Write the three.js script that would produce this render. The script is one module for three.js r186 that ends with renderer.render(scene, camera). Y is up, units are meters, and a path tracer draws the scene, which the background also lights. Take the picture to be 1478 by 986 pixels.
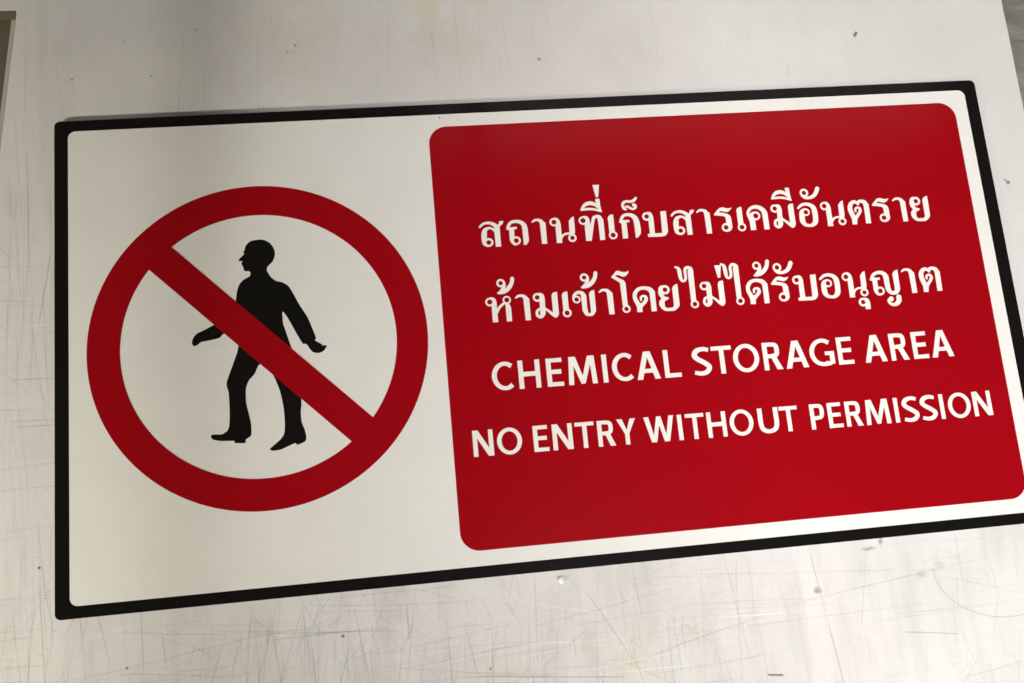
import * as THREE from 'three';
import { mergeGeometries, mergeVertices, toCreasedNormals } from 'three/addons/utils/BufferGeometryUtils.js';
import { RectAreaLightUniformsLib } from 'three/addons/lights/RectAreaLightUniformsLib.js';

// ---------------------------------------------------------------- camera, lamps, exposure
// Metres, y up. The sign lies flat on a table: its left end at x = -0.302, its top edge at z = -0.15.
const W = 603.3, H = 300;                       // sign, millimetres
const TABLE_Y = 0.75, FACE_Y = TABLE_Y + 0.0036;  // table top and face of the sign
const scene = new THREE.Scene();
scene.background = new THREE.Color().setRGB(0.055, 0.045, 0.028);   // dim room light

const camera = new THREE.PerspectiveCamera(44.26, 1024 / 683, 0.02, 30);
camera.position.set(-0.07383, FACE_Y + 0.50467, 0.12523);
camera.setRotationFromMatrix(new THREE.Matrix4().makeBasis(
  new THREE.Vector3(0.99221, 0.08225, 0.09356),
  new THREE.Vector3(0.07840, 0.17132, -0.98209),
  new THREE.Vector3(-0.09681, 0.98178, 0.16354)));
camera.setViewOffset(1478, 986, 739 - 764, 493 - 564, 1478, 986);

const renderer = new THREE.WebGLRenderer({ antialias: true });
renderer.toneMapping = THREE.LinearToneMapping;
renderer.toneMappingExposure = 1.0;
renderer.shadowMap.enabled = true;
RectAreaLightUniformsLib.init();
scene.add(camera);

// hooded fluorescent fittings hung beside and behind the photographer:
// label, x, height above the table, z, length, width, skirt depth on its left, right and far side, colour, intensity
const LAMPS = [
  ['long hooded cool white fluorescent fitting hung high behind the viewer', 0.24, 2.0, 0.995, 0.1, 0.79, 0.42, 0.41, 0.13, [1, 0.974, 0.96], 276],
  ['wide deep hooded fluorescent fitting hung low to the left of the table', -1.07, 0.71, 0.74, 0.64, 0.3, 0.23, 0.55, 0.12, [1, 0.965, 0.84], 142],
  ['wide dim ceiling light panel on the far side of the table', 0.8, 2.0, -1.62, 1.7, 1.1, 0, 0, 0, [1, 0.95, 0.92], 0.25],
];
const THAI = {
  so_suea: [['R', -75, 30, 29, 15], ['S', -81, 6, 13, -102, 23, 23, -102, 50, 32, -100, 86, 34, -91, 113, 25, -65, 124, 15, -43, 116, 13, -30, 100, 15], ['P', -35, 122, 1, 132, 0, -1, -33, -1], ['S', -125, 133, 13, -100, 154, 15, -68, 159, 17, -40, 150, 21, -21, 133, 27, -14, 111, 30], ['P', 2, 165, 28, 166, 22, 148, 0, 129, -15, 136, -1, 150]],
  tho_thung: [['R', -79, 31, 28, 16], ['P', -119, 113, -87, 114, -89, 53, -100, 15, -116, 22, -120, 52], ['S', -105, 42, 31, -100, 24, 27, -92, 10, 19, -82, 6, 13], ['P', -134, 120, -70, 122, -70, 108, -135, 106], ['S', -127, 110, 16, -119, 134, 19, -102, 153, 19, -72, 158, 20, -41, 150, 24, -22, 129, 30, -19, 106, 33], ['P', -34, 116, -1, 114, 0, 32, -2, 20, -17, 0, -35, -1]],
  sara_aa: [['S', -52, 146, 8, -33, 158, 15, -12, 159, 16, 4, 150, 24, 14, 131, 33], ['P', -3, 134, 33, 139, 32, -1, -1, -1]],
  no_nu: [['R', -108, 138, 28, 16], ['S', -108, 161, 13, -91, 155, 22, -82, 134, 30], ['P', -100, 120, -66, 130, -67, -2, -102, -2], ['S', -74, 24, 15, -58, 46, 13, -37, 56, 13, -13, 57, 13], ['P', -12, 138, 0, 154, 13, 165, 23, 167, 21, 70, 15, 46, -15, 48], ['R', 0, 26, 27, 14]],
  tho_thahan: [['R', 0, 137, 28, 17], ['S', 3, 161, 13, 23, 155, 21, 29, 134, 29], ['P', 8, 126, 42, 137, 44, 105, 52, 128, 74, 136, 42, 0, 7, 0], ['S', 62, 123, 19, 71, 150, 21, 90, 159, 19, 107, 151, 28, 113, 124, 34], ['P', 97, 132, 131, 140, 130, 1, 97, 0]],
  sara_ii: [['P', -137, 17, -130, 38, -118, 58, -98, 73, -68, 78, -46, 71, -33, 59, -34, 91, -7, 91, -6, 47, 0, 0, -19, 5, -45, 14, -74, 19, -109, 18], ['X', -117, 31, -96, 48, -71, 53, -44, 45, -19, 20, -44, 29, -73, 34, -98, 34]],
  mai_ek: [['P', 0, 0, 42, -1, 29, -82, 13, -84]],
  sara_e: [['P', -22, 145, -14, 158, -2, 165, 14, 166, 13, 43, -22, 46], ['R', 0, 28, 28, 16]],
  ko_kai: [['P', -132, 123, -68, 123, -69, 108, -134, 107], ['S', -125, 113, 17, -116, 137, 19, -99, 155, 19, -74, 159, 20, -48, 151, 26, -29, 132, 33, -22, 106, 36], ['P', -40, 114, -4, 112, 0, 55, -4, 27, -23, 3, -38, 0], ['P', -121, 116, -88, 114, -89, 1, -123, 1]],
  mai_taikhu: [['S', 2, 2, 14, -12, -14, 18, -34, -22, 17, -65, -20, 16, -85, -29, 18, -90, -50, 18, -84, -67, 16, -71, -74, 13], ['S', -73, -56, 13, -60, -55, 15, -46, -64, 15, -26, -73, 14, -10, -66, 16, -8, -52, 18, -19, -46, 23]],
  bo_baimai: [['R', 0, 139, 29, 15], ['S', 3, 162, 13, 22, 156, 23, 27, 132, 32], ['P', 9, 123, 42, 135, 41, 17, 8, 19], ['P', -6, 20, 8, 22, 90, 22, 121, 18, 109, 4, 93, -1, 56, -1, -5, 1], ['P', 94, 167, 130, 168, 128, 44, 127, 28, 119, 13, 89, 14]],
  ro_ruea: [['R', 0, 33, 29, 16], ['P', -68, 126, -67, 120, -28, 115, -3, 110, 5, 102, 6, 54, 15, 36, 40, 23, 42, 37, 41, 98, 35, 113, 19, 124, -11, 133, -36, 137, -22, 149, -1, 142, 15, 137, 29, 140, 42, 150, 53, 164, 35, 161, 21, 161, 5, 167, -12, 171, -29, 166, -48, 150], ['S', 28, 38, 28, 21, 20, 24, 3, 9, 13]],
  kho_khwai: [['S', -38, 73, 20, -47, 99, 18, -49, 122, 19, -36, 145, 19, -14, 158, 21, 12, 160, 24, 38, 149, 28, 57, 129, 32, 62, 107, 35], ['P', 45, 115, 80, 120, 80, 3, 46, 3], ['P', -46, 85, -23, 118, -14, 91, -9, 74, -10, 4, -45, 4], ['R', 0, 99, 30, 17], ['S', -38, 104, 11, -23, 118, 13, -2, 124, 10]],
  mo_ma: [['R', 0, 141, 28, 15], ['S', 8, 162, 14, 26, 153, 27, 29, 131, 33], ['P', 13, 130, 46, 136, 42, 30, 9, 28], ['S', 27, 38, 32, 18, 20, 26, 2, 15, 18, -11, 31, 17, -6, 56, 16, 13, 67, 14], ['S', 38, 69, 14, 62, 50, 15, 95, 19, 21], ['P', 91, 147, 97, 160, 108, 167, 127, 168, 126, 32, 124, 21, 114, 6, 99, 2, 87, 15, 90, 38]],
  o_ang: [['S', -50, 133, 14, -22, 154, 19, 9, 159, 20, 39, 149, 25, 55, 129, 33, 60, 101, 35, 59, 58, 34, 53, 32, 33, 33, 14, 24, 10, 11, 19, -16, 20, 25, -30, 43, 34, -31, 72, 35, -28, 103, 32, -16, 119, 19, 2, 124, 12], ['R', 0, 103, 26, 15]],
  mai_han_akat: [['R', 0, 0, 29, 15], ['S', -20, -13, 12, -2, -31, 18, 24, -36, 19, 52, -30, 23, 77, -10, 26, 96, 27, 28]],
  to_tao: [['P', -125, 64, -94, 59, -82, 47, -91, 30, -96, -1, -127, 0], ['S', -67, 135, 15, -78, 149, 19, -95, 154, 23, -115, 144, 26, -126, 122, 31, -127, 99, 31, -119, 69, 32, -108, 37, 32], ['S', -74, 140, 16, -61, 154, 20, -42, 156, 22, -22, 146, 29, -15, 125, 33], ['P', -31, 130, 4, 135, 0, 1, -34, 1], ['S', -93, 88, 12, -92, 103, 13, -83, 112, 13, -65, 111, 16, -60, 95, 20, -68, 78, 20, -82, 61, 20, -97, 45, 23]],
  yo_yak: [['R', 0, 134, 30, 15], ['S', 0, 157, 13, -22, 150, 25, -30, 130, 28, -29, 106, 29, -19, 86, 24], ['P', -30, 79, -9, 90, 16, 82, 19, 76, 11, 70, -8, 62, -30, 71], ['S', -9, 74, 16, -27, 59, 32, -30, 38, 34, -22, 17, 25, -7, 6, 21, 17, 4, 20, 43, 6, 23, 63, 27, 34], ['P', 47, 140, 55, 153, 69, 163, 84, 166, 82, 34, 79, 21, 46, 23]],
  mai_tho: [['R', 0, 0, 27, 14], ['S', 20, 10, 13, 21, -15, 18, 10, -40, 22, -9, -59, 18], ['S', 75, 27, 24, 68, -4, 24, 50, -32, 27, 24, -52, 26, -2, -62, 19, -21, -63, 14]],
  ho_hip: [['R', 0, 132, 28, 16], ['S', 3, 155, 14, 22, 146, 25, 27, 126, 31], ['P', 10, 120, 42, 130, 41, 1, 9, 1], ['S', 37, 60, 18, 53, 88, 16, 76, 110, 15, 95, 121, 14], ['P', 96, 112, 112, 120, 122, 106, 129, 88, 128, 0, 96, 0], ['R', 107, 138, 26, 16]],
  kho_khai: [['S', -19, 106, 15, -16, 132, 17, -2, 149, 19, 18, 155, 20, 39, 146, 26, 47, 124, 32], ['P', 30, 127, 63, 133, 60, 28, 31, 30], ['S', 47, 40, 32, 54, 14, 24, 71, 7, 18, 89, 12, 24, 100, 36, 32], ['P', 82, 139, 88, 152, 100, 161, 117, 163, 115, 38, 113, 28, 83, 30], ['R', 0, 110, 25, 14]],
  sara_o: [['P', -75, 239, -57, 258, -41, 276, -29, 280, -11, 272, 9, 267, 26, 268, 42, 273, 35, 256, 19, 241, 2, 238, -17, 246, -35, 253, -50, 244, -23, 229, 3, 213, 12, 198, 11, 46, -21, 49, -22, 197, -32, 208, -54, 223], ['R', 0, 27, 26, 14]],
  do_dek: [['P', -122, 58, -102, 60, -76, 47, -89, 28, -92, 0, -125, 1], ['S', -106, 32, 32, -118, 61, 28, -129, 89, 25, -127, 120, 25, -109, 144, 23, -87, 154, 21, -60, 154, 21, -30, 144, 29, -16, 123, 34], ['P', -32, 125, 2, 130, 0, 0, -33, -1], ['S', -93, 76, 12, -91, 95, 14, -76, 103, 14, -61, 96, 19, -60, 77, 23, -75, 58, 21, -93, 42, 24]],
  sara_ai: [['S', -98, 279, 11, -80, 269, 19, -74, 250, 25, -72, 218, 24, -68, 193, 19, -56, 183, 16, -41, 192, 17, -37, 219, 18, -38, 249, 18, -28, 267, 19, -12, 270, 19, -1, 258, 29, -1, 239, 33], ['P', -20, 248, 16, 251, 11, 47, -21, 44], ['R', 0, 27, 27, 15]],
  yo_ying: [['R', 0, 28, 29, 16], ['P', -43, 105, -10, 105, -12, 48, -21, 20, -38, 25, -42, 43], ['S', -28, 52, 32, -26, 27, 29, -18, 9, 18, -4, 4, 16], ['P', -55, 119, 10, 117, 8, 103, -58, 102], ['S', -48, 107, 18, -36, 131, 21, -18, 146, 21, 12, 152, 22, 39, 143, 27, 52, 121, 35, 53, 86, 34, 55, 43, 33, 65, 18, 27, 85, 9, 24, 106, 14, 29, 117, 32, 34], ['P', 100, 137, 113, 153, 127, 160, 138, 161, 136, 30, 101, 26], ['S', 64, -30, 34, 64, -30, 34], ['S', 48, -34, 20, 47, -48, 19, 58, -63, 18, 75, -69, 21, 99, -62, 29, 115, -43, 33, 117, -19, 34]],
  sara_u: [['R', 0, 0, 29, 15], ['S', 5, 21, 14, 27, 12, 25, 30, -13, 32], ['P', 13, -12, 47, -7, 44, -48, 11, -48]],
};
const THAI_LINE_1 = [['so_suea', 268.53, 98.0], ['tho_thung', 286.36, 98.0], ['sara_aa', 294.63, 98.0], ['no_nu', 314.2, 98.0], ['tho_thahan', 322.16, 98.0], ['sara_ii', 334.95, 79.42], ['mai_ek', 330.83, 60.74], ['sara_e', 340.55, 98.0], ['ko_kai', 358.9, 98.0], ['mai_taikhu', 357.94, 71.17], ['bo_baimai', 363.63, 98.0], ['so_suea', 392.34, 98.0], ['sara_aa', 401.95, 98.0], ['ro_ruea', 414.92, 98.0], ['sara_e', 425.46, 98.0], ['kho_khwai', 435.69, 98.0], ['mo_ma', 449.03, 98.0], ['sara_ii', 461.29, 79.22], ['o_ang', 469.7, 98.0], ['mai_han_akat', 470.37, 74.31], ['no_nu', 493.48, 98.0], ['to_tao', 512.79, 98.0], ['ro_ruea', 522.21, 98.0], ['sara_aa', 535.28, 98.0], ['yo_yak', 546.08, 98.0]];
const THAI_LINE_2 = [['ho_hip', 258.25, 146.85], ['mai_tho', 266.05, 121.98], ['sara_aa', 279.64, 146.85], ['mo_ma', 288.06, 146.85], ['sara_e', 305.86, 146.85], ['kho_khai', 312.7, 146.85], ['mai_tho', 318.92, 121.9], ['sara_aa', 332.51, 146.85], ['sara_o', 343.61, 146.85], ['do_dek', 362.77, 146.85], ['yo_yak', 369.68, 146.85], ['sara_ai', 387.79, 146.85], ['mo_ma', 395.22, 146.85], ['mai_ek', 403.69, 119.63], ['sara_ai', 417.6, 146.85], ['do_dek', 436.59, 146.85], ['mai_tho', 431.28, 121.66], ['ro_ruea', 446.04, 146.85], ['mai_han_akat', 444.72, 123.73], ['bo_baimai', 456.45, 146.85], ['o_ang', 477.07, 146.85], ['no_nu', 500.45, 146.85], ['sara_u', 498.47, 150.65], ['yo_ying', 511.31, 146.85], ['sara_aa', 532.86, 146.85], ['to_tao', 553.41, 146.85]];
const WIDTH = {C: 83.0, H: 79.7, E: 60.5, M: 106.4, I: 19.7, A: 87.6, L: 62.2, S: 74.0, T: 77.6, O: 100.0, R: 71.1, G: 95.8, N: 81.2, Y: 77.0, W: 124.1, U: 87.2, P: 60.5};
const LATIN_LINE_3 = [['C', 262.42], ['H', 278.60], ['E', 294.38], ['M', 311.48], ['I', 325.66], ['C', 337.13], ['A', 352.86], ['L', 368.39], ['S', 387.38], ['T', 400.54], ['O', 416.13], ['R', 433.23], ['A', 448.92], ['G', 465.66], ['E', 481.23], ['A', 501.17], ['R', 517.31], ['E', 531.50], ['A', 546.20]];
const LATIN_LINE_4 = [['N', 246.76], ['O', 262.75], ['E', 281.85], ['N', 295.16], ['T', 308.98], ['R', 322.21], ['Y', 335.00], ['W', 355.50], ['I', 368.49], ['T', 378.01], ['H', 391.70], ['O', 407.51], ['U', 424.87], ['T', 438.15], ['P', 456.61], ['E', 468.13], ['R', 480.47], ['M', 496.14], ['I', 508.66], ['S', 518.03], ['S', 530.14], ['I', 539.10], ['O', 550.82], ['N', 566.35]];
const MAN = [[120.2, 84.0], [115.1, 84.7], [112.2, 87.2], [111.2, 90.2], [110.4, 91.7], [111.0, 92.6], [108.3, 95.3], [107.4, 96.4], [108.2, 97.0], [109.8, 97.4], [109.0, 98.6], [109.6, 100.0], [110.2, 101.6], [110.7, 103.5], [113.3, 103.9], [114.3, 105.0], [113.6, 107.1], [109.9, 109.1], [107.3, 112.0], [105.8, 116.4], [104.9, 122.0], [102.9, 127.5], [97.1, 133.0], [91.4, 136.1], [85.1, 139.2], [81.5, 140.7], [79.2, 143.5], [78.5, 146.4], [79.6, 148.3], [81.7, 147.7], [83.8, 146.1], [89.0, 145.4], [94.6, 144.3], [97.9, 141.9], [105.5, 150.2], [98.0, 171.3], [98.8, 178.2], [99.0, 188.4], [98.5, 197.6], [97.2, 200.9], [93.9, 202.7], [89.1, 202.4], [87.7, 203.4], [89.0, 205.4], [93.4, 206.6], [101.0, 207.2], [101.2, 208.4], [107.2, 208.9], [107.8, 206.8], [110.8, 204.7], [111.1, 198.7], [110.4, 194.0], [108.7, 185.0], [108.9, 176.5], [110.9, 171.5], [114.3, 167.9], [117.1, 162.4], [121.9, 162.9], [125.3, 169.9], [128.6, 179.7], [130.2, 189.3], [130.6, 198.6], [129.9, 205.3], [127.3, 208.8], [121.9, 213.0], [121.4, 214.0], [123.0, 214.9], [127.9, 214.5], [135.8, 211.5], [137.3, 212.6], [141.9, 210.9], [142.6, 208.0], [141.9, 203.8], [140.4, 199.4], [140.1, 193.5], [140.8, 186.0], [139.2, 164.2], [137.2, 155.0], [136.3, 152.7], [133.4, 142.3], [132.2, 137.8], [132.2, 131.1], [133.2, 131.5], [136.4, 137.3], [140.0, 145.1], [143.2, 151.3], [144.6, 151.8], [144.4, 151.4], [146.0, 152.6], [147.2, 154.9], [149.1, 157.2], [152.4, 158.0], [155.4, 157.0], [157.2, 154.7], [157.3, 153.6], [154.3, 153.4], [154.9, 152.9], [150.7, 150.0], [151.4, 148.5], [149.1, 141.3], [146.9, 135.1], [142.6, 127.3], [139.0, 119.5], [136.4, 114.7], [132.6, 112.1], [129.4, 111.2], [126.3, 108.4], [124.0, 104.0], [124.8, 101.4], [127.8, 98.5], [129.3, 94.4], [128.9, 90.6], [126.9, 87.0], [123.7, 84.7]];
// ---------------------------------------------------------------- helpers
let seed = 20240611;
const rnd = () => { seed = (seed + 0x6d2b79f5) | 0; let t = Math.imul(seed ^ (seed >>> 15), 1 | seed); t = (t + Math.imul(t ^ (t >>> 7), 61 | t)) ^ t; return ((t ^ (t >>> 14)) >>> 0) / 4294967296; };
const rr = (a, b) => a + (b - a) * rnd();
const gauss = () => (rnd() + rnd() + rnd() + rnd() - 2) * 1.0;
const names = new Map();
function numbered(name) { const n = names.get(name) ?? 0; names.set(name, n + 1); return n ? name + '_' + String(n).padStart(3, '0') : name; }
function mesh(name, geometry, material, parent = scene) {
  const m = new THREE.Mesh(geometry, material);
  m.name = parent === scene ? numbered(name) : name;
  m.castShadow = m.receiveShadow = true;
  parent.add(m);
  return m;
}
function thing(name, label, category, x = 0, y = 0, z = 0, group) {
  const g = new THREE.Group();
  g.name = numbered(name); g.position.set(x, y, z); g.userData = { label, category };
  if (group) g.userData.group = group;
  scene.add(g);
  return g;
}
const lin = (r, g, b) => new THREE.Color().setRGB(r, g, b);
// smooth value noise
function noise2(sd) {
  const h = (x, y) => { let n = Math.imul(x, 374761393) + Math.imul(y, 668265263) + Math.imul(sd, 974711); n = Math.imul(n ^ (n >>> 13), 1274126177); return ((n ^ (n >>> 16)) >>> 0) / 4294967296; };
  const one = (x, y) => { const i = Math.floor(x), j = Math.floor(y), s = x - i, t = y - j, u = s * s * (3 - 2 * s), v = t * t * (3 - 2 * t);
    return (h(i, j) * (1 - u) + h(i + 1, j) * u) * (1 - v) + (h(i, j + 1) * (1 - u) + h(i + 1, j + 1) * u) * v; };
  return (x, y, o = 4) => { let s = 0, a = 0.5, f = 1, w = 0; for (let k = 0; k < o; k++) { s += a * one(x * f + 17 * k, y * f - 9 * k); w += a; a *= 0.5; f *= 2.03; } return s / w; };
}
// a flat shape in sign millimetres (u right, v down) as a sheet lying on y = bottom
const toShape = (pts) => new THREE.Shape(pts.map(([u, v]) => new THREE.Vector2((u - W / 2) / 1000, -(v - H / 2) / 1000)));
const toPath = (pts) => new THREE.Path(pts.map(([u, v]) => new THREE.Vector2((u - W / 2) / 1000, -(v - H / 2) / 1000)));
function sheet(shape, bottom, top, bevel = 0) {
  const g = new THREE.ExtrudeGeometry(shape, { depth: top - bottom - bevel, bevelEnabled: bevel > 0, bevelThickness: bevel, bevelSize: bevel, bevelOffset: -bevel, bevelSegments: 2, curveSegments: 24 });
  g.rotateX(-Math.PI / 2); g.translate(0, bottom, 0);
  return g;
}
function roundRect(u0, v0, u1, v1, r, n = 10) {
  const out = [];
  for (const [cu, cv, a] of [[u1 - r, v0 + r, -Math.PI / 2], [u1 - r, v1 - r, 0], [u0 + r, v1 - r, Math.PI / 2], [u0 + r, v0 + r, Math.PI]])
    for (let k = 0; k <= n; k++) { const t = a + (Math.PI / 2) * k / n; out.push([cu + r * Math.cos(t), cv + r * Math.sin(t)]); }
  return out;
}

// ---------------------------------------------------------------- letters: drawn as strokes, then cut out as outlines
const PX = 22;                       // pixels per millimetre
function smooth(l) {                 // [x, y, width, ...] in tenths of a millimetre through a spline
  const p = []; for (let i = 0; i < l.length; i += 3) p.push([l[i], l[i + 1], l[i + 2]]);
  const out = [], n = p.length, c = (i) => p[Math.max(0, Math.min(n - 1, i))];
  for (let i = 0; i < n - 1; i++) for (let k = 0; k < 8; k++) {
    const t = k / 8, a = c(i - 1), b = c(i), d = c(i + 1), e = c(i + 2);
    out.push([0, 1, 2].map((j) => 0.5 * (2 * b[j] + (d[j] - a[j]) * t + (2 * a[j] - 5 * b[j] + 4 * d[j] - e[j]) * t * t + (3 * b[j] - a[j] - 3 * d[j] + e[j]) * t * t * t)));
  }
  out.push(p[n - 1]);
  return out;
}
function cutLetter(parts) {          // -> list of { outline, holes } in millimetres, y up
  let x0 = 1e9, x1 = -1e9, y0 = 1e9, y1 = -1e9;
  const see = (x, y, w) => { x0 = Math.min(x0, x - w); x1 = Math.max(x1, x + w); y0 = Math.min(y0, y - w); y1 = Math.max(y1, y + w); };
  for (const [k, ...v] of parts) {
    if (k === 'P') for (let i = 0; i < v.length; i += 2) see(v[i], v[i + 1], 0);
    if (k === 'S' || k === 'F') for (let i = 0; i < v.length; i += 3) see(v[i], v[i + 1], v[i + 2] / 2 + 2);
    if (k === 'R') see(v[0], v[1], v[2]);
    if (k === 'O') { see(v[0], v[1], Math.max(v[2], v[3])); }
  }
  const s = PX / 10, pad = 4, w = Math.ceil((x1 - x0) * s) + 2 * pad, h = Math.ceil((y1 - y0) * s) + 2 * pad;
  const cv = document.createElement('canvas'); cv.width = w; cv.height = h;
  const c = cv.getContext('2d'), X = (x) => (x - x0) * s + pad, Y = (y) => (y1 - y) * s + pad;
  c.fillStyle = '#fff';
  const poly = (v) => { c.beginPath(); for (let i = 0; i < v.length; i += 2) i ? c.lineTo(X(v[i]), Y(v[i + 1])) : c.moveTo(X(v[0]), Y(v[1])); c.closePath(); c.fill(); };
  for (const [k, ...v] of parts) {
    if (k === 'P') { poly(v); c.lineJoin = 'round'; c.lineWidth = 0.6 * s; c.strokeStyle = '#fff'; c.stroke(); }
    if (k === 'S' || k === 'F') {
      const q = smooth(v), L = [], R = [];
      for (let i = 0; i < q.length; i++) {
        const a = q[Math.max(0, i - 1)], b = q[Math.min(q.length - 1, i + 1)], dx = b[0] - a[0], dy = b[1] - a[1], d = Math.hypot(dx, dy) || 1, r = q[i][2] / 2;
        L.push(q[i][0] - dy / d * r, q[i][1] + dx / d * r); R.unshift(q[i][0] + dy / d * r, q[i][1] - dx / d * r);
      }
      const f = []; for (let i = 0; i < R.length; i += 2) f.unshift(R[i], R[i + 1]);
      for (let i = 0; i + 3 < L.length; i += 2) { const r2 = R.length - 2 - i; poly([L[i], L[i + 1], L[i + 2], L[i + 3], R[r2 - 2 + 0], R[r2 - 1], R[r2], R[r2 + 1]]); c.lineWidth = 1; c.stroke(); }
      for (const e of k === 'F' ? q.slice(5, -5) : q) { c.beginPath(); c.arc(X(e[0]), Y(e[1]), Math.max(0.1, e[2] / 2 * s * (e === q[0] || e === q[q.length - 1] ? 0.55 : 0.98)), 0, 7); c.fill(); }
    }
    if (k === 'R') { c.beginPath(); c.arc(X(v[0]), Y(v[1]), v[2] * s, 0, 7); c.fill(); }
    if (k === 'O') { c.beginPath(); c.ellipse(X(v[0]), Y(v[1]), v[2] * s, v[3] * s, 0, 0, 7); c.fill(); }
  }
  c.globalCompositeOperation = 'destination-out';
  for (const [k, ...v] of parts) {
    if (k === 'X') poly(v);
    if (k === 'R') { c.beginPath(); c.arc(X(v[0]), Y(v[1]), v[3] * s, 0, 7); c.fill(); }
    if (k === 'O') { c.beginPath(); c.ellipse(X(v[0]), Y(v[1]), v[4] * s, v[5] * s, 0, 0, 7); c.fill(); }
  }
  const im = c.getImageData(0, 0, w, h).data, A = (x, y) => (x < 0 || y < 0 || x >= w || y >= h ? 0 : im[(y * w + x) * 4 + 3] / 255 - 0.5 || 1e-6);
  // marching squares: directed segments with the filled side on the left, keyed by cell edge
  const next = new Map(), at = new Map();
  const mark = (key, x, y) => { at.set(key, [x, y]); return key; };
  for (let y = -1; y < h; y++) for (let x = -1; x < w; x++) {
    const a = A(x, y) || -0.5, b = A(x + 1, y) || -0.5, d = A(x + 1, y + 1) || -0.5, e = A(x, y + 1) || -0.5, f = (p, q) => p / (p - q);
    const g = (v) => (v > 0 ? 1 : 0), ma = x < 0 || y < 0 ? 0 : g(a), mb = x + 1 >= w || y < 0 ? 0 : g(b), md = x + 1 >= w || y + 1 >= h ? 0 : g(d), me = x < 0 || y + 1 >= h ? 0 : g(e);
    const code = ma | (mb << 1) | (md << 2) | (me << 3);
    if (!code || code === 15) continue;
    const T = () => mark('h' + x + ',' + y, x + f(a, b), y), B = () => mark('h' + x + ',' + (y + 1), x + f(e, d), y + 1), Lf = () => mark('v' + x + ',' + y, x, y + f(a, e)), Rt = () => mark('v' + (x + 1) + ',' + y, x + 1, y + f(b, d));
    const seg = (p, q) => next.set(p, q);
    ({ 1: () => seg(Lf(), T()), 2: () => seg(T(), Rt()), 3: () => seg(Lf(), Rt()), 4: () => seg(Rt(), B()), 5: () => { seg(Lf(), T()); seg(Rt(), B()); }, 6: () => seg(T(), B()), 7: () => seg(Lf(), B()),
      8: () => seg(B(), Lf()), 9: () => seg(B(), T()), 10: () => { seg(T(), Rt()); seg(B(), Lf()); }, 11: () => seg(B(), Rt()), 12: () => seg(Rt(), Lf()), 13: () => seg(Rt(), T()), 14: () => seg(T(), Lf()) })[code]();
  }
  const thin = (p, lo, hi, keep, tol) => {
    let far = 0, k = -1; const [ax, ay] = p[lo], [bx, by] = p[hi], L = Math.hypot(bx - ax, by - ay) || 1e-9;
    for (let i = lo + 1; i < hi; i++) { const d = Math.hypot(bx - ax, by - ay) < 1e-6 ? Math.hypot(p[i][0] - ax, p[i][1] - ay) : Math.abs((bx - ax) * (ay - p[i][1]) - (ax - p[i][0]) * (by - ay)) / L; if (d > far) { far = d; k = i; } }
    if (far > tol) { thin(p, lo, k, keep, tol); keep.push(p[k]); thin(p, k, hi, keep, tol); }
  };
  const loops = [];
  while (next.size) {
    const first = next.keys().next().value; let k = first; const pts = [];
    do { pts.push(at.get(k)); const n = next.get(k); next.delete(k); k = n; } while (k !== undefined && k !== first);
    const mid = pts.length >> 1, keep = [pts[0]];
    thin(pts, 0, mid, keep, 0.35); keep.push(pts[mid]); const rest = pts.slice(mid).concat([pts[0]]); thin(rest, 0, rest.length - 1, keep, 0.35);
    const mm = keep.map(([x, y]) => [((x - pad) / s + x0) / 10, (y1 - (y - pad) / s) / 10]);
    let area = 0; for (let i = 0; i < mm.length; i++) { const p = mm[i], q = mm[(i + 1) % mm.length]; area += p[0] * q[1] - q[0] * p[1]; }
    if (Math.abs(area) > 0.12) loops.push({ mm, area });
  }
  const big = Math.sign(loops.reduce((m, l) => (Math.abs(l.area) > Math.abs(m.area) ? l : m)).area);
  const outer = loops.filter((l) => Math.sign(l.area) === big), inner = loops.filter((l) => Math.sign(l.area) !== big);
  const inside = ([x, y], p) => { let c2 = false; for (let i = 0, j = p.length - 1; i < p.length; j = i++) if ((p[i][1] > y) !== (p[j][1] > y) && x < ((p[j][0] - p[i][0]) * (y - p[i][1])) / (p[j][1] - p[i][1]) + p[i][0]) c2 = !c2; return c2; };
  return outer.map((o) => ({ outline: o.mm, holes: inner.filter((i) => inside(i.mm[0], o.mm)).map((i) => i.mm) }));
}
function letterGeometry(parts, bottom, top) {   // origin at the letter's anchor on its baseline
  const V = (p) => p.map(([x, y]) => new THREE.Vector2(x / 1000, y / 1000));
  return mergeGeometries(cutLetter(parts).map(({ outline, holes }) => { const s = new THREE.Shape(V(outline)); s.holes = holes.map((h) => new THREE.Path(V(h))); return sheet(s, bottom, top); }));
}
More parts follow.
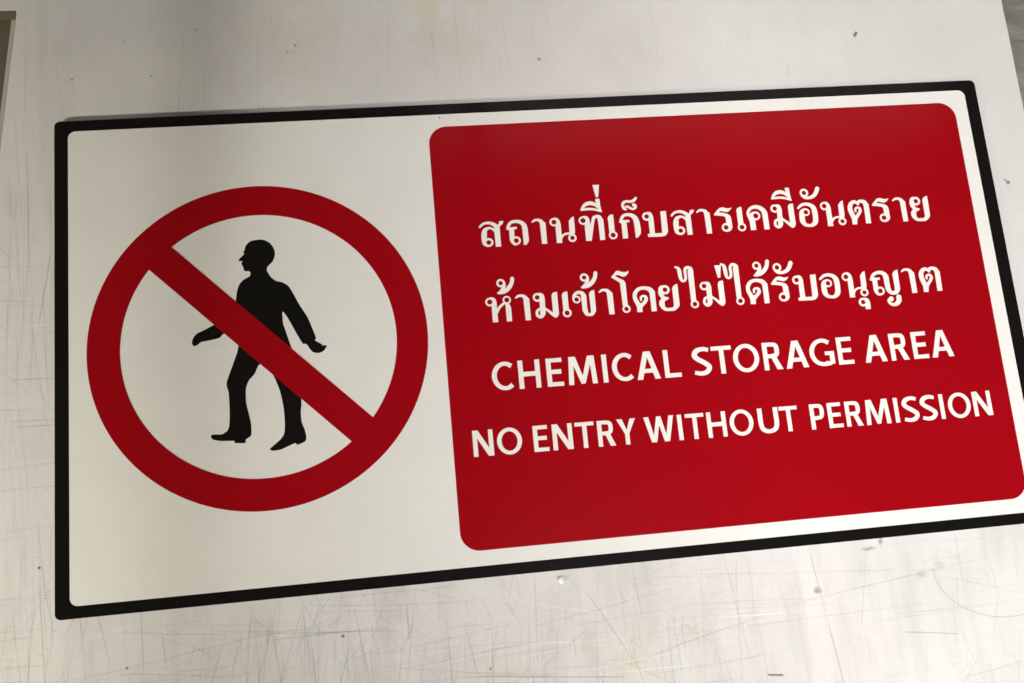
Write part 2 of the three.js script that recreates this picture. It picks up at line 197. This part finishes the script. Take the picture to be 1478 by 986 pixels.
// the capital letters, 100 units high, centred on x = 0; returned in tenths of a millimetre for a height in millimetres
function capital(ch, w, mm) {
  const st = 16.8, hb = 14.5, P = [], m = w / 2;
  const p = (...v) => P.push(['P', ...v]), arc = (cx, cy, rx, ry, a0, a1, wa, wb, n = 11) => { const l = []; for (let k = 0; k < n; k++) { const t = ((a0 + (a1 - a0) * k / (n - 1)) * Math.PI) / 180, c = Math.cos(t); l.push(cx + rx * Math.cos(t), cy + ry * Math.sin(t), wa + (wb - wa) * Math.abs(c) ** 1.5); } P.push(['F', ...l]); };
  const bar = (x0, x1, y0, y1) => p(x0, y0, x1, y0, x1, y1, x0, y1);
  const bowl = (y) => P.push(['F', 12, 100 - hb / 2, hb, 0.45 * w, 100 - hb / 2, hb, 0.72 * w, 96 - hb / 2, hb + 1, w * 0.9 - st / 2, (100 + y) / 2, st, 0.72 * w, y + 4 + hb / 2, hb + 1, 0.45 * w, y + hb / 2, hb, 12, y + hb / 2, hb]);
  ({
    H: () => { bar(0, st, 0, 100); bar(w - st, w, 0, 100); bar(st - 1, w - st + 1, 43, 59); },
    E: () => { bar(0, st, 0, 100); bar(st - 1, w - 2, 100 - hb, 100); bar(st - 1, w - 6, 44, 59); bar(st - 1, w, 0, hb); },
    L: () => { bar(0, st, 0, 100); bar(st - 1, w, 0, hb + 0.5); },
    I: () => bar(m - st / 2, m + st / 2, 0, 100),
    T: () => { bar(m - st / 2, m + st / 2, 0, 100); bar(0, w, 100 - hb, 100); },
    N: () => { bar(0, 17, 0, 100); bar(w - 17, w, 0, 100); p(0, 100, 21, 100, w, 0, w - 21, 0); },
    M: () => p(0, 0, 6, 100, 29, 100, m, 30, w - 29, 100, w - 6, 100, w, 0, w - 17.5, 0, w - 21, 70, m + 7, 2, m - 7, 2, 21, 70, 17.5, 0),
    A: () => { p(0, 0, m - 12, 100, m + 12, 100, w, 0, w - 19.5, 0, m, 80, 19.5, 0); bar(22, w - 22, 23, 37.5); },
    C: () => arc(w * 0.585, 50, w * 0.585 - 9, 43.5, 50, 310, 14, 16.8),
    G: () => { arc(w * 0.545, 50, w * 0.545 - 9, 43.5, 50, 296, 14, 16.8); bar(w - 17.5, w, 6, 52); bar(w - 34, w - 10, 38.5, 52); P.push(['F', w * 0.6, 6.5, 14.5, w * 0.8, 8.5, 14.5, w - 9, 15, 15]); },
    O: () => P.push(['O', m, 50, m, 51.8, m - 17.2, 37.4]),
    Q: () => {},
    R: () => { bar(0, st, 0, 100); bowl(43); p(0.42 * w, 47, 0.68 * w, 50, w, 0, w - 21, 0); },
    P: () => { bar(0, st, 0, 100); P.push(['F', 12, 100 - hb / 2, hb, 0.48 * w, 100 - hb / 2, hb, 0.78 * w, 96 - hb / 2, hb + 1, w - st / 2, 69, st, 0.78 * w, 42 + hb / 2, hb + 1, 0.48 * w, 37 + hb / 2, hb, 12, 37 + hb / 2, hb]); },
    S: () => P.push(['F', w - 7, 89, 14, w * 0.62, 94, 15, 0.3 * w, 89, 17.5, 0.15 * w, 73, 18.5, 0.3 * w, 59, 17.5, 0.65 * w, 43, 17.5, w * 0.86, 28, 17.5, 0.72 * w, 11, 17, 0.42 * w, 6, 15, 6, 11, 14]),
    U: () => P.push(['F', 9.5, 100, 18.5, 9.5, 70, 18.5, 9.5, 40, 18.5, 0.2 * w, 16, 17.5, 0.5 * w, 6.5, 15.5, 0.8 * w, 16, 17.5, w - 9.5, 40, 18.5, w - 9.5, 70, 18.5, w - 9.5, 100, 18.5]),
    W: () => p(0, 100, 19, 100, 0.29 * w, 26, 0.43 * w, 100, 0.57 * w, 100, 0.71 * w, 26, w - 19, 100, w, 100, 0.8 * w, 0, 0.63 * w, 0, 0.5 * w, 66, 0.37 * w, 0, 0.2 * w, 0),
    Y: () => p(0, 100, 21, 100, m, 56, w - 21, 100, w, 100, m + st / 2, 42, m + st / 2, 0, m - st / 2, 0, m - st / 2, 42),
  })[ch]();
  const k = mm / 10, fix = (v, i, kind) => ((kind === 'F') && i % 3 === 2 ? v * k : kind === 'F' ? (i % 3 === 0 ? (v - m) * k : v * k) : kind === 'O' && i > 1 ? v * k : i % 2 === 0 ? (v - m) * k : v * k);
  return P.map(([kind, ...v]) => [kind, ...v.map((x, i) => fix(x, i, kind))]);
}

// ---------------------------------------------------------------- table: worn white top with a notch in its left side
const TEX_U = -100, TEX_V = -130, TEX_W = 800, TEX_H = 600;
function tableTextures() {
  const w = 2048, h = 1536, k = w / TEX_W, col = document.createElement('canvas'), bmp = document.createElement('canvas');
  for (const c of [col, bmp]) { c.width = w; c.height = h; }
  const c = col.getContext('2d'), b = bmp.getContext('2d');
  const img = c.createImageData(w, h), n1 = noise2(3), n2 = noise2(11), n3 = noise2(29);
  // laminate: almost white, with faint cloudy yellowing and grimy patches that have a grain
  const blot = (u, v, cu, cv, ru, rv) => Math.exp(-(((u - cu) / ru) ** 2 + ((v - cv) / rv) ** 2));
  for (let y = 0; y < h; y++) for (let x = 0; x < w; x++) {
    const u = x / k + TEX_U, v = y / k + TEX_V, i = (y * w + x) * 4;
    const grain = (n1(u * 0.9, v * 0.9, 3) - 0.5) * 7 + (n2(u * 0.03, v * 0.03, 4) - 0.5) * 11, fine = (rnd() - 0.5) * 3;
    const edge = n3(u * 0.06, v * 0.05, 5);
    const stain = Math.max(0, edge * 1.2 - 0.4) * (blot(u, v, 235, -62, 60, 30) + 0.8 * blot(u, v, 285, 360, 60, 22) + 0.7 * blot(u, v, 140, -45, 30, 30) + 0.5 * blot(u, v, 360, -40, 30, 30) + 0.5 * blot(u, v, 380, 355, 60, 30));
    const grime = Math.max(0, n2(u * 0.11, v * 0.02, 5) * 1.7 - 0.72) * (v > 285 ? 1 : u < 10 ? 0.8 : 0.22) * 16;
    const s = 216 + grain + fine - grime;
    img.data[i] = s + 1 - stain * 14; img.data[i + 1] = s - 2 - stain * 22; img.data[i + 2] = s - 4 - stain * 46; img.data[i + 3] = 255;
  }
  c.putImageData(img, 0, 0);
  b.fillStyle = '#808080'; b.fillRect(0, 0, w, h);
  c.lineCap = b.lineCap = 'round';
  const X = (u) => (u - TEX_U) * k, Y = (v) => (v - TEX_V) * k;
  // one scratch: a slightly bent line whose depth and dirt come and go
  function scratch(u, v, ang, len, wide, dark, light, bend = 0.02) {
    wide *= 0.82; dark *= (light ? 1 : v > 282 && u < 330 ? 1.2 : 0.85) * (rnd() < 0.12 ? 1.35 : 0.85);
    let x = u, y = v, a = ang; const steps = Math.max(3, Math.round(len / 3)), d = len / steps, ph = rnd() * 50, tone = rr(70, 120);
    for (let i = 0; i < steps; i++) {
      const m = Math.max(0, Math.sin(Math.PI * (i + 0.5) / steps) ** 0.35 * (0.35 + 1.1 * n1(ph + i * 0.22, ph, 2)) - 0.18);
      a += gauss() * bend;
      const nx = x + Math.cos(a) * d, ny = y + Math.sin(a) * d;
      c.strokeStyle = light ? `rgba(255,253,248,${Math.min(0.95, dark * m)})` : `rgba(${tone},${tone - 4},${tone - 12},${Math.min(0.9, dark * m)})`;
      c.lineWidth = wide * k; c.beginPath(); c.moveTo(X(x), Y(y)); c.lineTo(X(nx), Y(ny)); c.stroke();
      b.strokeStyle = `rgba(${light ? 255 : 0},${light ? 255 : 0},${light ? 255 : 0},${Math.min(0.9, dark * m)})`;
      b.lineWidth = wide * k * 1.1; b.beginPath(); b.moveTo(X(x), Y(y)); b.lineTo(X(nx), Y(ny)); b.stroke();
      x = nx; y = ny;
    }
  }
  const VERT = Math.PI / 2;
  // above the sign: few long fine lines running away from the viewer
  for (let i = 0; i < 46; i++) scratch(rr(-40, 460), rr(-140, -10), VERT + gauss() * 0.12, rr(15, 95), rr(0.2, 0.36), rr(0.08, 0.26));
  for (const [u, v, l, a] of [[78, -60, 75, 0.06], [92, -50, 62, 0.1], [124, -62, 80, 0.02], [211, -82, 70, 0.12], [236, -60, 62, 0], [253, -80, 70, 0.03], [268, -75, 62, 0.02], [283, -75, 60, -0.02], [303, -70, 55, 0.02]]) scratch(u, v, VERT + a, l, 0.34, 0.3, false, 0.01);
  for (let i = 0; i < 60; i++) scratch(rr(-40, 640), rr(-120, 0), rr(0, 6.3), rr(2, 12), rr(0.2, 0.4), rr(0.1, 0.3));
  // left of the sign: dense upright streaks, crossed by short level cuts
  for (let i = 0; i < 170; i++) scratch(rr(-75, 4), rr(-20, 300), VERT + gauss() * 0.1, rr(12, 90), rr(0.2, 0.5), rr(0.12, 0.5));
  for (let i = 0; i < 60; i++) scratch(rr(-75, -20), rr(90, 330), gauss() * 0.06, rr(12, 70), rr(0.2, 0.4), rr(0.15, 0.5), rnd() < 0.35);
  for (let i = 0; i < 55; i++) scratch(rr(-75, 4), rr(60, 330), rr(0, 6.3), rr(4, 30), rr(0.2, 0.45), rr(0.15, 0.5));
  // below the sign: a web of cuts, thickest on the left and in the middle
  const below = () => { const t = rnd(); return t < 0.45 ? rr(-60, 200) : t < 0.85 ? rr(120, 380) : rr(300, 640); };
  for (let i = 0; i < 430; i++) scratch(below(), rr(285, 440), VERT + gauss() * 0.28, rr(8, 80), rr(0.2, 0.45), rr(0.1, 0.5));
  for (let i = 0; i < 240; i++) scratch(below(), rr(300, 440), gauss() * 0.14 - 0.02, rr(12, 120), rr(0.2, 0.45), rr(0.1, 0.42), rnd() < 0.25);
  for (let i = 0; i < 250; i++) scratch(below(), rr(290, 440), (rnd() < 0.5 ? 0.75 : -0.8) + gauss() * 0.45, rr(6, 65), rr(0.2, 0.42), rr(0.1, 0.42), rnd() < 0.12);
  for (let i = 0; i < 110; i++) scratch(rr(330, 660), rr(300, 430), rnd() < 0.5 ? gauss() * 0.15 : VERT + gauss() * 0.35, rr(15, 110), rr(0.2, 0.4), rr(0.1, 0.3), rnd() < 0.2);
  for (let i = 0; i < 420; i++) scratch(below(), rr(288, 440), VERT + gauss() * 0.5, rr(3, 22), rr(0.15, 0.28), rr(0.15, 0.5), rnd() < 0.1);
  for (let i = 0; i < 160; i++) scratch(rr(60, 340), rr(310, 420), VERT + 0.25 + gauss() * 0.15, rr(10, 40), rr(0.18, 0.36), rr(0.12, 0.4));
  // marks one can point at: long level lines, the round scuff and the white scores at lower right
  for (const [u, v, a, l, wd, dk, li] of [[356, 309.5, 0.1, 205, 0.35, 0.42, 0], [378, 336.8, 0.055, 42, 0.6, 1.3, 1], [330, 345, -0.03, 210, 0.35, 0.5, 0], [420, 335, -0.14, 140, 0.4, 0.45, 0], [250, 362, -0.06, 150, 0.34, 0.7, 1], [255, 315, 0.24, 60, 0.4, 0.8, 1], [265, 322, 0.2, 45, 0.34, 0.7, 1], [220, 352, -0.1, 190, 0.3, 0.55, 1], [240, 340, 0.04, 70, 0.34, 0.7, 1], [300, 362, 0.0, 60, 0.34, 0.7, 1],
    [505, 322, 0.28, 95, 0.4, 0.4, 0], [455, 372, 1.75, 60, 0.5, 0.3, 0], [490, 357, 0.12, 40, 0.6, 0.35, 0], [400, 300, 1.5, 110, 0.4, 0.4, 0], [440, 300, 1.45, 100, 0.4, 0.4, 0], [372, 298, 1.65, 110, 0.4, 0.35, 0], [-27, 224, 0.02, 40, 0.4, 0.6, 0], [-27, 160, 0.03, 30, 0.5, 0.6, 0], [-25, 188, 0.02, 32, 0.45, 0.6, 0]])
    scratch(u, v, a, l, wd, dk, !!li, 0.006);
  c.strokeStyle = 'rgba(120,115,108,0.32)'; c.lineWidth = 0.5 * k; c.beginPath(); c.ellipse(X(560), Y(325), 43 * k, 30 * k, 0.1, 0.5, 3.1); c.stroke();
  // dents, pits and scuffs
  const pit = (u, v, r, t, al = 0.9) => { c.fillStyle = `rgba(${t},${t - 3},${t - 8},${al})`; c.beginPath(); c.ellipse(X(u), Y(v), r * k, r * k * rr(0.7, 1.1), rr(0, 3), 0, 7); c.fill(); b.fillStyle = 'rgba(0,0,0,0.8)'; b.beginPath(); b.arc(X(u), Y(v), r * k, 0, 7); b.fill(); };
  for (const [u, v, r, t] of [[526, -39.5, 1.5, 120], [527, -41, 1, 90], [616.2, 73.7, 1.3, 120], [614.5, 71.8, 0.9, 150], [305.4, -31, 1.3, 150], [86, -61, 0.6, 130], [142.5, -43, 0.6, 140], [147.5, -47.5, 0.8, 130], [9, -30, 0.6, 100], [41, -55, 0.5, 110], [72, 0, 0.6, 110], [57, -30, 0.6, 120], [2, 220, 1.2, 70], [-10, 270, 0.8, 80], [37, 330, 0.6, 70], [68, 354, 0.8, 60], [157, 325, 0.8, 90], [240, 352, 0.6, 90]]) pit(u, v, r, t);
  for (let i = 0; i < 55; i++) pit(rr(-40, 640), rnd() < 0.7 ? rr(300, 430) : rr(-120, 0), rr(0.12, 0.34), rr(90, 160), 0.6);
  const scuff = (u, v, lu, lv, n, t) => {   // a rubbed grey patch with an uneven outline
    for (let i = 0; i < n * 3; i++) { const a = u + gauss() * lu * 0.7, e = v + gauss() * lv * 0.7; c.fillStyle = `rgba(${t},${t - 1},${t - 5},${rr(0.12, 0.4)})`; c.beginPath(); c.ellipse(X(a), Y(e), rr(0.4, 1.1) * k, rr(0.25, 0.5) * k, rr(-0.4, 0.9), 0, 7); c.fill(); }
  };
  scuff(442, 327.5, 2.4, 2, 26, 150); scuff(478, 305.8, 4, 1.2, 26, 155); scuff(486.5, 302, 1.4, 2.2, 18, 150); scuff(509, 324.5, 3.5, 3, 26, 178); scuff(522, 320, 4, 3, 20, 185);
  c.strokeStyle = 'rgba(85,80,76,0.85)'; c.lineWidth = 0.9 * k; c.beginPath(); c.moveTo(X(404.5), Y(373)); c.lineTo(X(413), Y(374)); c.stroke();
  c.strokeStyle = 'rgba(110,104,96,0.5)'; c.lineWidth = 0.5 * k; c.beginPath(); c.moveTo(X(-20), Y(362)); c.lineTo(X(-8), Y(363)); c.stroke();
  const map = new THREE.CanvasTexture(col), bump = new THREE.CanvasTexture(bmp);
  map.colorSpace = THREE.SRGBColorSpace;
  for (const t of [map, bump]) { t.wrapS = t.wrapT = THREE.MirroredRepeatWrapping; t.anisotropy = 8; }
  return { map, bump };
}
const tableTex = tableTextures();
const topMat = new THREE.MeshPhysicalMaterial({ map: tableTex.map, bumpMap: tableTex.bump, bumpScale: 0.00012, roughness: 0.65, ior: 1.45 });
const edgeMat = new THREE.MeshStandardMaterial({ color: lin(0.5, 0.48, 0.43), roughness: 0.7 });
const steelMat = new THREE.MeshStandardMaterial({ color: lin(0.42, 0.4, 0.36), roughness: 0.6 });
const brownMat = new THREE.MeshStandardMaterial({ color: lin(0.11, 0.085, 0.055), roughness: 0.8 });
function tableUv(g) {
  const p = g.attributes.position, uv = g.attributes.uv;
  for (let i = 0; i < p.count; i++) uv.setXY(i, (p.getX(i) * 1000 + W / 2 - TEX_U) / TEX_W, 1 - (p.getZ(i) * 1000 + H / 2 - TEX_V) / TEX_H);
  return g;
}
const table = thing('work_table', 'worn white table covered in fine scratches under the red and white sign', 'table', 0, 0, 0);
const leftEdge = (v) => -24.6 - 0.098 * (v + 77);
const topOutline = [[638.4, -260], [638.4, 520], [leftEdge(520), 520]];
for (let v = 500; v >= -60; v -= 20) topOutline.push([leftEdge(v) + (rnd() - 0.5) * 0.25, v]);
topOutline.push([leftEdge(-77), -77.8], [leftEdge(-77) - 0.6, -78.8], [-120, -78.8], [-120, -260]);
for (let v = -250; v < 520; v += 9) topOutline.splice(Math.round((v + 250) / 9) + 1, 0, [638.4 + (rnd() - 0.5) * 0.35, v]);
mesh('table_top', tableUv(sheet(toShape(topOutline), TABLE_Y - 0.009, TABLE_Y, 0.00025)), [topMat, brownMat], table);
const under = [[628, -250], [628, 510], [leftEdge(510) - 8, 510], [leftEdge(-94) - 8, -94], [-110, -94], [-110, -250]];
mesh('lower_board', sheet(toShape(under), TABLE_Y - 0.022, TABLE_Y - 0.0093, 0.0008), steelMat, table).userData.label = 'grey lower board showing in the notch';
mesh('frame_rail', sheet(toShape([[leftEdge(-92) - 60, -92], [leftEdge(-92) - 2, -92], [leftEdge(510) - 2, 510], [leftEdge(510) - 60, 510]]), TABLE_Y - 0.06, TABLE_Y - 0.0225), brownMat, table);
for (const [u, v] of [[20, -220], [600, -220], [20, 480], [600, 480]]) {
  const g = new THREE.BoxGeometry(0.045, TABLE_Y - 0.062, 0.045); g.translate((u - W / 2) / 1000, (TABLE_Y - 0.062) / 2, (v - H / 2) / 1000);
  mesh('leg', g, steelMat, table);
}
// dried drops of white paint standing on the table top
const paintMat = new THREE.MeshPhysicalMaterial({ color: lin(0.8, 0.78, 0.75), roughness: 0.3 });
for (const [u, v, r] of [[426.5, -54.4, 0.55], [428, -51.5, 0.5], [429.3, -48.6, 0.6], [429.9, -46.2, 0.5], [430.6, -43.6, 0.65], [431.6, -40.4, 0.7], [432.2, -38, 0.6], [462.2, -22.1, 0.9], [612, -18, 0.5], [372.8, 313.4, 1.0], [372.9, 309.3, 0.6], [355, 338, 0.6], [394, 343, 0.9], [120, -9, 0.9], [409, -20, 0.6], [508, -19, 0.6]]) {
  const g = new THREE.SphereGeometry(r / 1000, 14, 8); g.scale(1, 0.45, rr(0.9, 1.3)); g.translate((u - W / 2) / 1000, TABLE_Y, (v - H / 2) / 1000);
  mesh('paint_drop', g, paintMat, table);
}

// ---------------------------------------------------------------- floor, and the lower bench seen past the right end of the table
{
  const n = 512, d = new Uint8Array(n * n * 4), a = noise2(5), e = noise2(8);
  for (let y = 0; y < n; y++) for (let x = 0; x < n; x++) { const s = 142 + (a(x / 60, y / 20, 4) - 0.5) * 60 + (e(x / 5, y / 4, 2) - 0.5) * 12 + (rnd() - 0.5) * 8, i = (y * n + x) * 4; d[i] = s + 2; d[i + 1] = s; d[i + 2] = s - 6; d[i + 3] = 255; }
  const t = new THREE.DataTexture(d, n, n); t.colorSpace = THREE.SRGBColorSpace; t.magFilter = THREE.LinearFilter; t.wrapS = t.wrapT = THREE.MirroredRepeatWrapping; t.repeat.set(9, 9); t.needsUpdate = true;
  const floorMat = new THREE.MeshStandardMaterial({ map: t, roughness: 0.85 });
  const g = new THREE.BoxGeometry(7, 0.1, 7); g.translate(0, -0.05, 0);
  const f = mesh('floor', g, floorMat);
  f.userData = { kind: 'structure', label: 'grey floor under the tables', category: 'floor' };
  // a lower bench stands against the right end of the table
  const bench = thing('side_bench', 'grey streaked lower bench top just past the right end of the table', 'bench', 0, 0, 0);
  const t2 = t.clone(); t2.repeat.set(1, 1); t2.needsUpdate = true;
  const sl = sheet(toShape(roundRect(648, -420, 1250, 560, 3)), TABLE_Y - 0.16, TABLE_Y - 0.12, 0.002), uv = sl.attributes.uv, p = sl.attributes.position;
  for (let k = 0; k < p.count; k++) uv.setXY(k, p.getX(k) / 0.16, p.getZ(k) / 0.16);
  mesh('bench_top', sl, new THREE.MeshStandardMaterial({ map: t2, color: lin(1, 1, 1), roughness: 0.8 }), bench);
  for (const [u, v] of [[690, -380], [1200, -380], [690, 520], [1200, 520]]) { const q = new THREE.BoxGeometry(0.05, TABLE_Y - 0.161, 0.05); q.translate((u - W / 2) / 1000, (TABLE_Y - 0.161) / 2, (v - H / 2) / 1000); mesh('leg', q, steelMat, bench); }
}

// ---------------------------------------------------------------- the sign
const film = (color, roughness = 0.15) => new THREE.MeshPhysicalMaterial({ color, roughness, ior: 1.46, specularIntensity: 1 });
// the pale face: satin film with a very fine level grain
function faceTexture() {
  const w = 1024, h = 512, d = new Uint8Array(w * h * 4), a = noise2(41), e = noise2(53);
  for (let y = 0; y < h; y++) { const row = (rnd() - 0.5) * 0.8; for (let x = 0; x < w; x++) { const s = 235 + row + (a(x / 30, y / 1.6, 2) - 0.5) * 1.6 + (e(x / 60, y / 60, 3) - 0.5) * 5 + (rnd() - 0.5) * 2, i = (y * w + x) * 4; d[i] = s; d[i + 1] = s - 2; d[i + 2] = s - 6; d[i + 3] = 255; } }
  const t = new THREE.DataTexture(d, w, h); t.colorSpace = THREE.SRGBColorSpace; t.magFilter = THREE.LinearFilter; t.generateMipmaps = true; t.minFilter = THREE.LinearMipmapLinearFilter; t.wrapS = t.wrapT = THREE.RepeatWrapping; t.needsUpdate = true;
  return t;
}
const M = {
  white: new THREE.MeshPhysicalMaterial({ map: faceTexture(), roughness: 0.18, ior: 1.46 }),
  letter: film(lin(0.87, 0.83, 0.79), 0.2), red: film(lin(0.325, 0.0012, 0.006), 0.14), black: film(lin(0.0065, 0.0062, 0.0058), 0.13), core: new THREE.MeshStandardMaterial({ color: lin(0.02, 0.02, 0.02), roughness: 0.6 }),
};
const sign = thing('warning_sign', 'red, white and black no entry sign in Thai and English lying on a scratched table', 'sign', 0, TABLE_Y, 0);
const top = 0.0036, L1 = top, L2 = top + 0.00014, L3 = top + 0.00026;
mesh('backing_board', sheet(toShape(roundRect(0.15, 0.15, W - 0.15, H - 0.15, 3.2)), 0, top - 0.0002, 0.0002), M.core, sign);
{
  const s = toShape(roundRect(0, 0, W, H, 3.4)); s.holes.push(toPath(roundRect(8, 7, 594.6, 293.2, 4.6).reverse()));
  mesh('black_border', sheet(s, top - 0.0002, top + 0.00002), M.black, sign);
  const g = sheet(toShape(roundRect(8, 7, 594.6, 293.2, 4.6)), top - 0.0002, top), uv = g.attributes.uv, p = g.attributes.position;
  for (let i = 0; i < p.count; i++) uv.setXY(i, p.getX(i) / 0.3, p.getZ(i) / 0.15);
  mesh('white_panel', g, M.white, sign);
}
const redPanel = mesh('red_panel', sheet(toShape(roundRect(228.6, 15.6, 585.4, 284.2, 11.5, 14)), L1, L2, 0.00003), M.red, sign);
const man = new THREE.CatmullRomCurve3(MAN.map(([u, v]) => new THREE.Vector3(u, v, 0)), true, 'catmullrom', 0.35).getPoints(MAN.length * 4).slice(0, -1).map((p) => [p.x, p.y]);
const pictogram = mesh('walking_figure', sheet(toShape(man), L1, L1 + 0.00007), M.black, sign);
pictogram.userData.label = 'black silhouette of a walking man in profile';
{
  const cu = 118.4, cv = 149.5, R = 100.3, r = 81.35, off = 30.85 + (cv - cu - 31.1) - (cv - cu), half = 9.5, s = new THREE.Shape();
  const ring = []; for (let k = 0; k < 144; k++) { const t = (k / 144) * 2 * Math.PI; ring.push([cu + R * Math.cos(t), cv + R * Math.sin(t)]); }
  const sh = toShape(ring);
  // the two openings left by the slanting bar (which runs from upper left to lower right)
  for (const side of [-1, 1]) {
    const d = (side * half * Math.SQRT2 + off) / Math.SQRT2, a = Math.acos(Math.abs(d) / r), mid = side > 0 ? (3 * Math.PI) / 4 : -Math.PI / 4, hole = [];
    for (let k = 0; k <= 72; k++) { const t = mid - a + (2 * a * k) / 72; hole.push([cu + r * Math.cos(t), cv + r * Math.sin(t)]); }
    sh.holes.push(toPath(hole));
  }
  mesh('prohibition_ring', sheet(sh, L1, L2, 0.00003), M.red, sign).userData.label = 'red ring with slanting bar across the walking figure';
}
// lettering: every letter a piece of white film on the red panel
const cut = new Map();
function letter(key, parts, u, v, line) {
  if (!cut.has(key)) cut.set(key, letterGeometry(parts(), L2, L3));
  const m = mesh('letter', cut.get(key), M.letter, line); m.position.set((u - W / 2) / 1000, 0, (v - H / 2) / 1000);
}
function textLine(label) { const g = new THREE.Group(); g.name = 'text_line'; g.userData.label = label; sign.add(g); return g; }
const lines = [textLine('upper Thai line in white'), textLine('lower Thai line in white'), textLine('CHEMICAL STORAGE AREA in white capitals'), textLine('NO ENTRY WITHOUT PERMISSION in white capitals')];
for (const [n, u, v] of THAI_LINE_1) letter(n, () => THAI[n], u, v, lines[0]);
for (const [n, u, v] of THAI_LINE_2) letter(n, () => THAI[n], u, v, lines[1]);
for (const [ch, u] of LATIN_LINE_3) letter(ch + 3, () => capital(ch, WIDTH[ch] * 0.955, 17.6), u, 189.75 + (u - 280) * 0.0028, lines[2]);
for (const [ch, u] of LATIN_LINE_4) letter(ch + 4, () => capital(ch, WIDTH[ch] * 0.955, 15.8), u, 228.8 + (u - 245) * 0.0052, lines[3]);
mesh('speck', new THREE.CylinderGeometry(0.00045, 0.0005, 0.0002, 9).translate((236.6 - W / 2) / 1000, L1 + 0.0001, (9.2 - H / 2) / 1000), new THREE.MeshStandardMaterial({ color: lin(0.12, 0.11, 0.1), roughness: 0.9 }), sign);

// ---------------------------------------------------------------- crumbs lying on the table
{
  const g = new THREE.IcosahedronGeometry(0.0018, 2), p = g.attributes.position, n = noise2(77);
  for (let i = 0; i < p.count; i++) { const k = 0.8 + 0.45 * n(p.getX(i) * 900 + 9, p.getY(i) * 900 + p.getZ(i) * 700, 2); p.setXYZ(i, p.getX(i) * k * 1.05, p.getY(i) * k * 0.8, p.getZ(i) * k * 1.2); }
  const m = mesh('plastic_crumb', toCreasedNormals(mergeVertices(g.deleteAttribute('normal') && g), 0.9), new THREE.MeshStandardMaterial({ color: lin(0.88, 0.88, 0.88), roughness: 0.5 }));
  m.position.set((286.1 - W / 2) / 1000, TABLE_Y + 0.0013, (306 - H / 2) / 1000);
  m.userData = { label: 'tiny white crumb on the table just below the lower edge of the sign', category: 'crumb' };
}

// ---------------------------------------------------------------- a thin conduit overhead, whose soft shadow crosses the left of the sign
{
  const t = thing('conduit_pipe', 'thin dark conduit pipe running overhead above the table', 'pipe', -0.036, TABLE_Y + 0.7, 0);
  t.rotation.y = -0.07;
  const g = new THREE.CylinderGeometry(0.017, 0.017, 2.6, 24); g.rotateX(Math.PI / 2); g.translate(0, 0, 0.2);
  mesh('tube', g, new THREE.MeshStandardMaterial({ color: lin(0.05, 0.05, 0.05), roughness: 0.6 }), t);
  for (const z of [-0.9, 1.3]) { const h = new THREE.CylinderGeometry(0.003, 0.003, 1.4, 8); h.translate(0, 0.7, z); mesh('hanger', h, steelMat, t); }
}

// ---------------------------------------------------------------- lamps
for (const [label, x, y, z, len, wide, left, right, far, rgb, power] of LAMPS) {
  const t = thing('fluorescent_lamp', label, 'lamp', x, TABLE_Y + y, z), paint = new THREE.MeshStandardMaterial({ color: lin(0.12, 0.12, 0.115), roughness: 0.5 });
  const plate = (w, h, d, px, py, pz) => { const g = new THREE.BoxGeometry(w, h, d); g.translate(px, py, pz); return g; };
  mesh('housing', plate(len + 0.02, 0.05, wide + 0.02, 0, 0.036, 0), paint, t);
  mesh('hood', mergeGeometries([plate(0.004, left + 0.06, wide + 0.02, -len / 2 - 0.013, 0.03 - left / 2, 0), plate(0.004, right + 0.06, wide + 0.06, len / 2 + 0.013, 0.03 - right / 2, -0.02), plate(len + 0.02, far + 0.06, 0.004, 0, 0.03 - far / 2, -wide / 2 - 0.013)]), paint, t);
  mesh('diffuser', plate(len, 0.006, wide, 0, 0.0075, 0), new THREE.MeshStandardMaterial({ color: lin(0.5, 0.5, 0.5), emissive: lin(...rgb), emissiveIntensity: Math.min(1.5, power * 0.3), roughness: 0.6 }), t);
  for (const s of [-1, 1]) { const rod = new THREE.CylinderGeometry(0.003, 0.003, 0.6, 8); rod.translate(s * len * 0.4, 0.361, 0); mesh('hanging_rod', rod, steelMat, t); }
  const a = new THREE.RectAreaLight(lin(...rgb), power, len, wide);
  a.name = 'lamp_light'; a.position.set(x, TABLE_Y + y, z); a.lookAt(x, 0, z); a.castShadow = true;
  scene.add(a);
}
renderer.render(scene, camera);
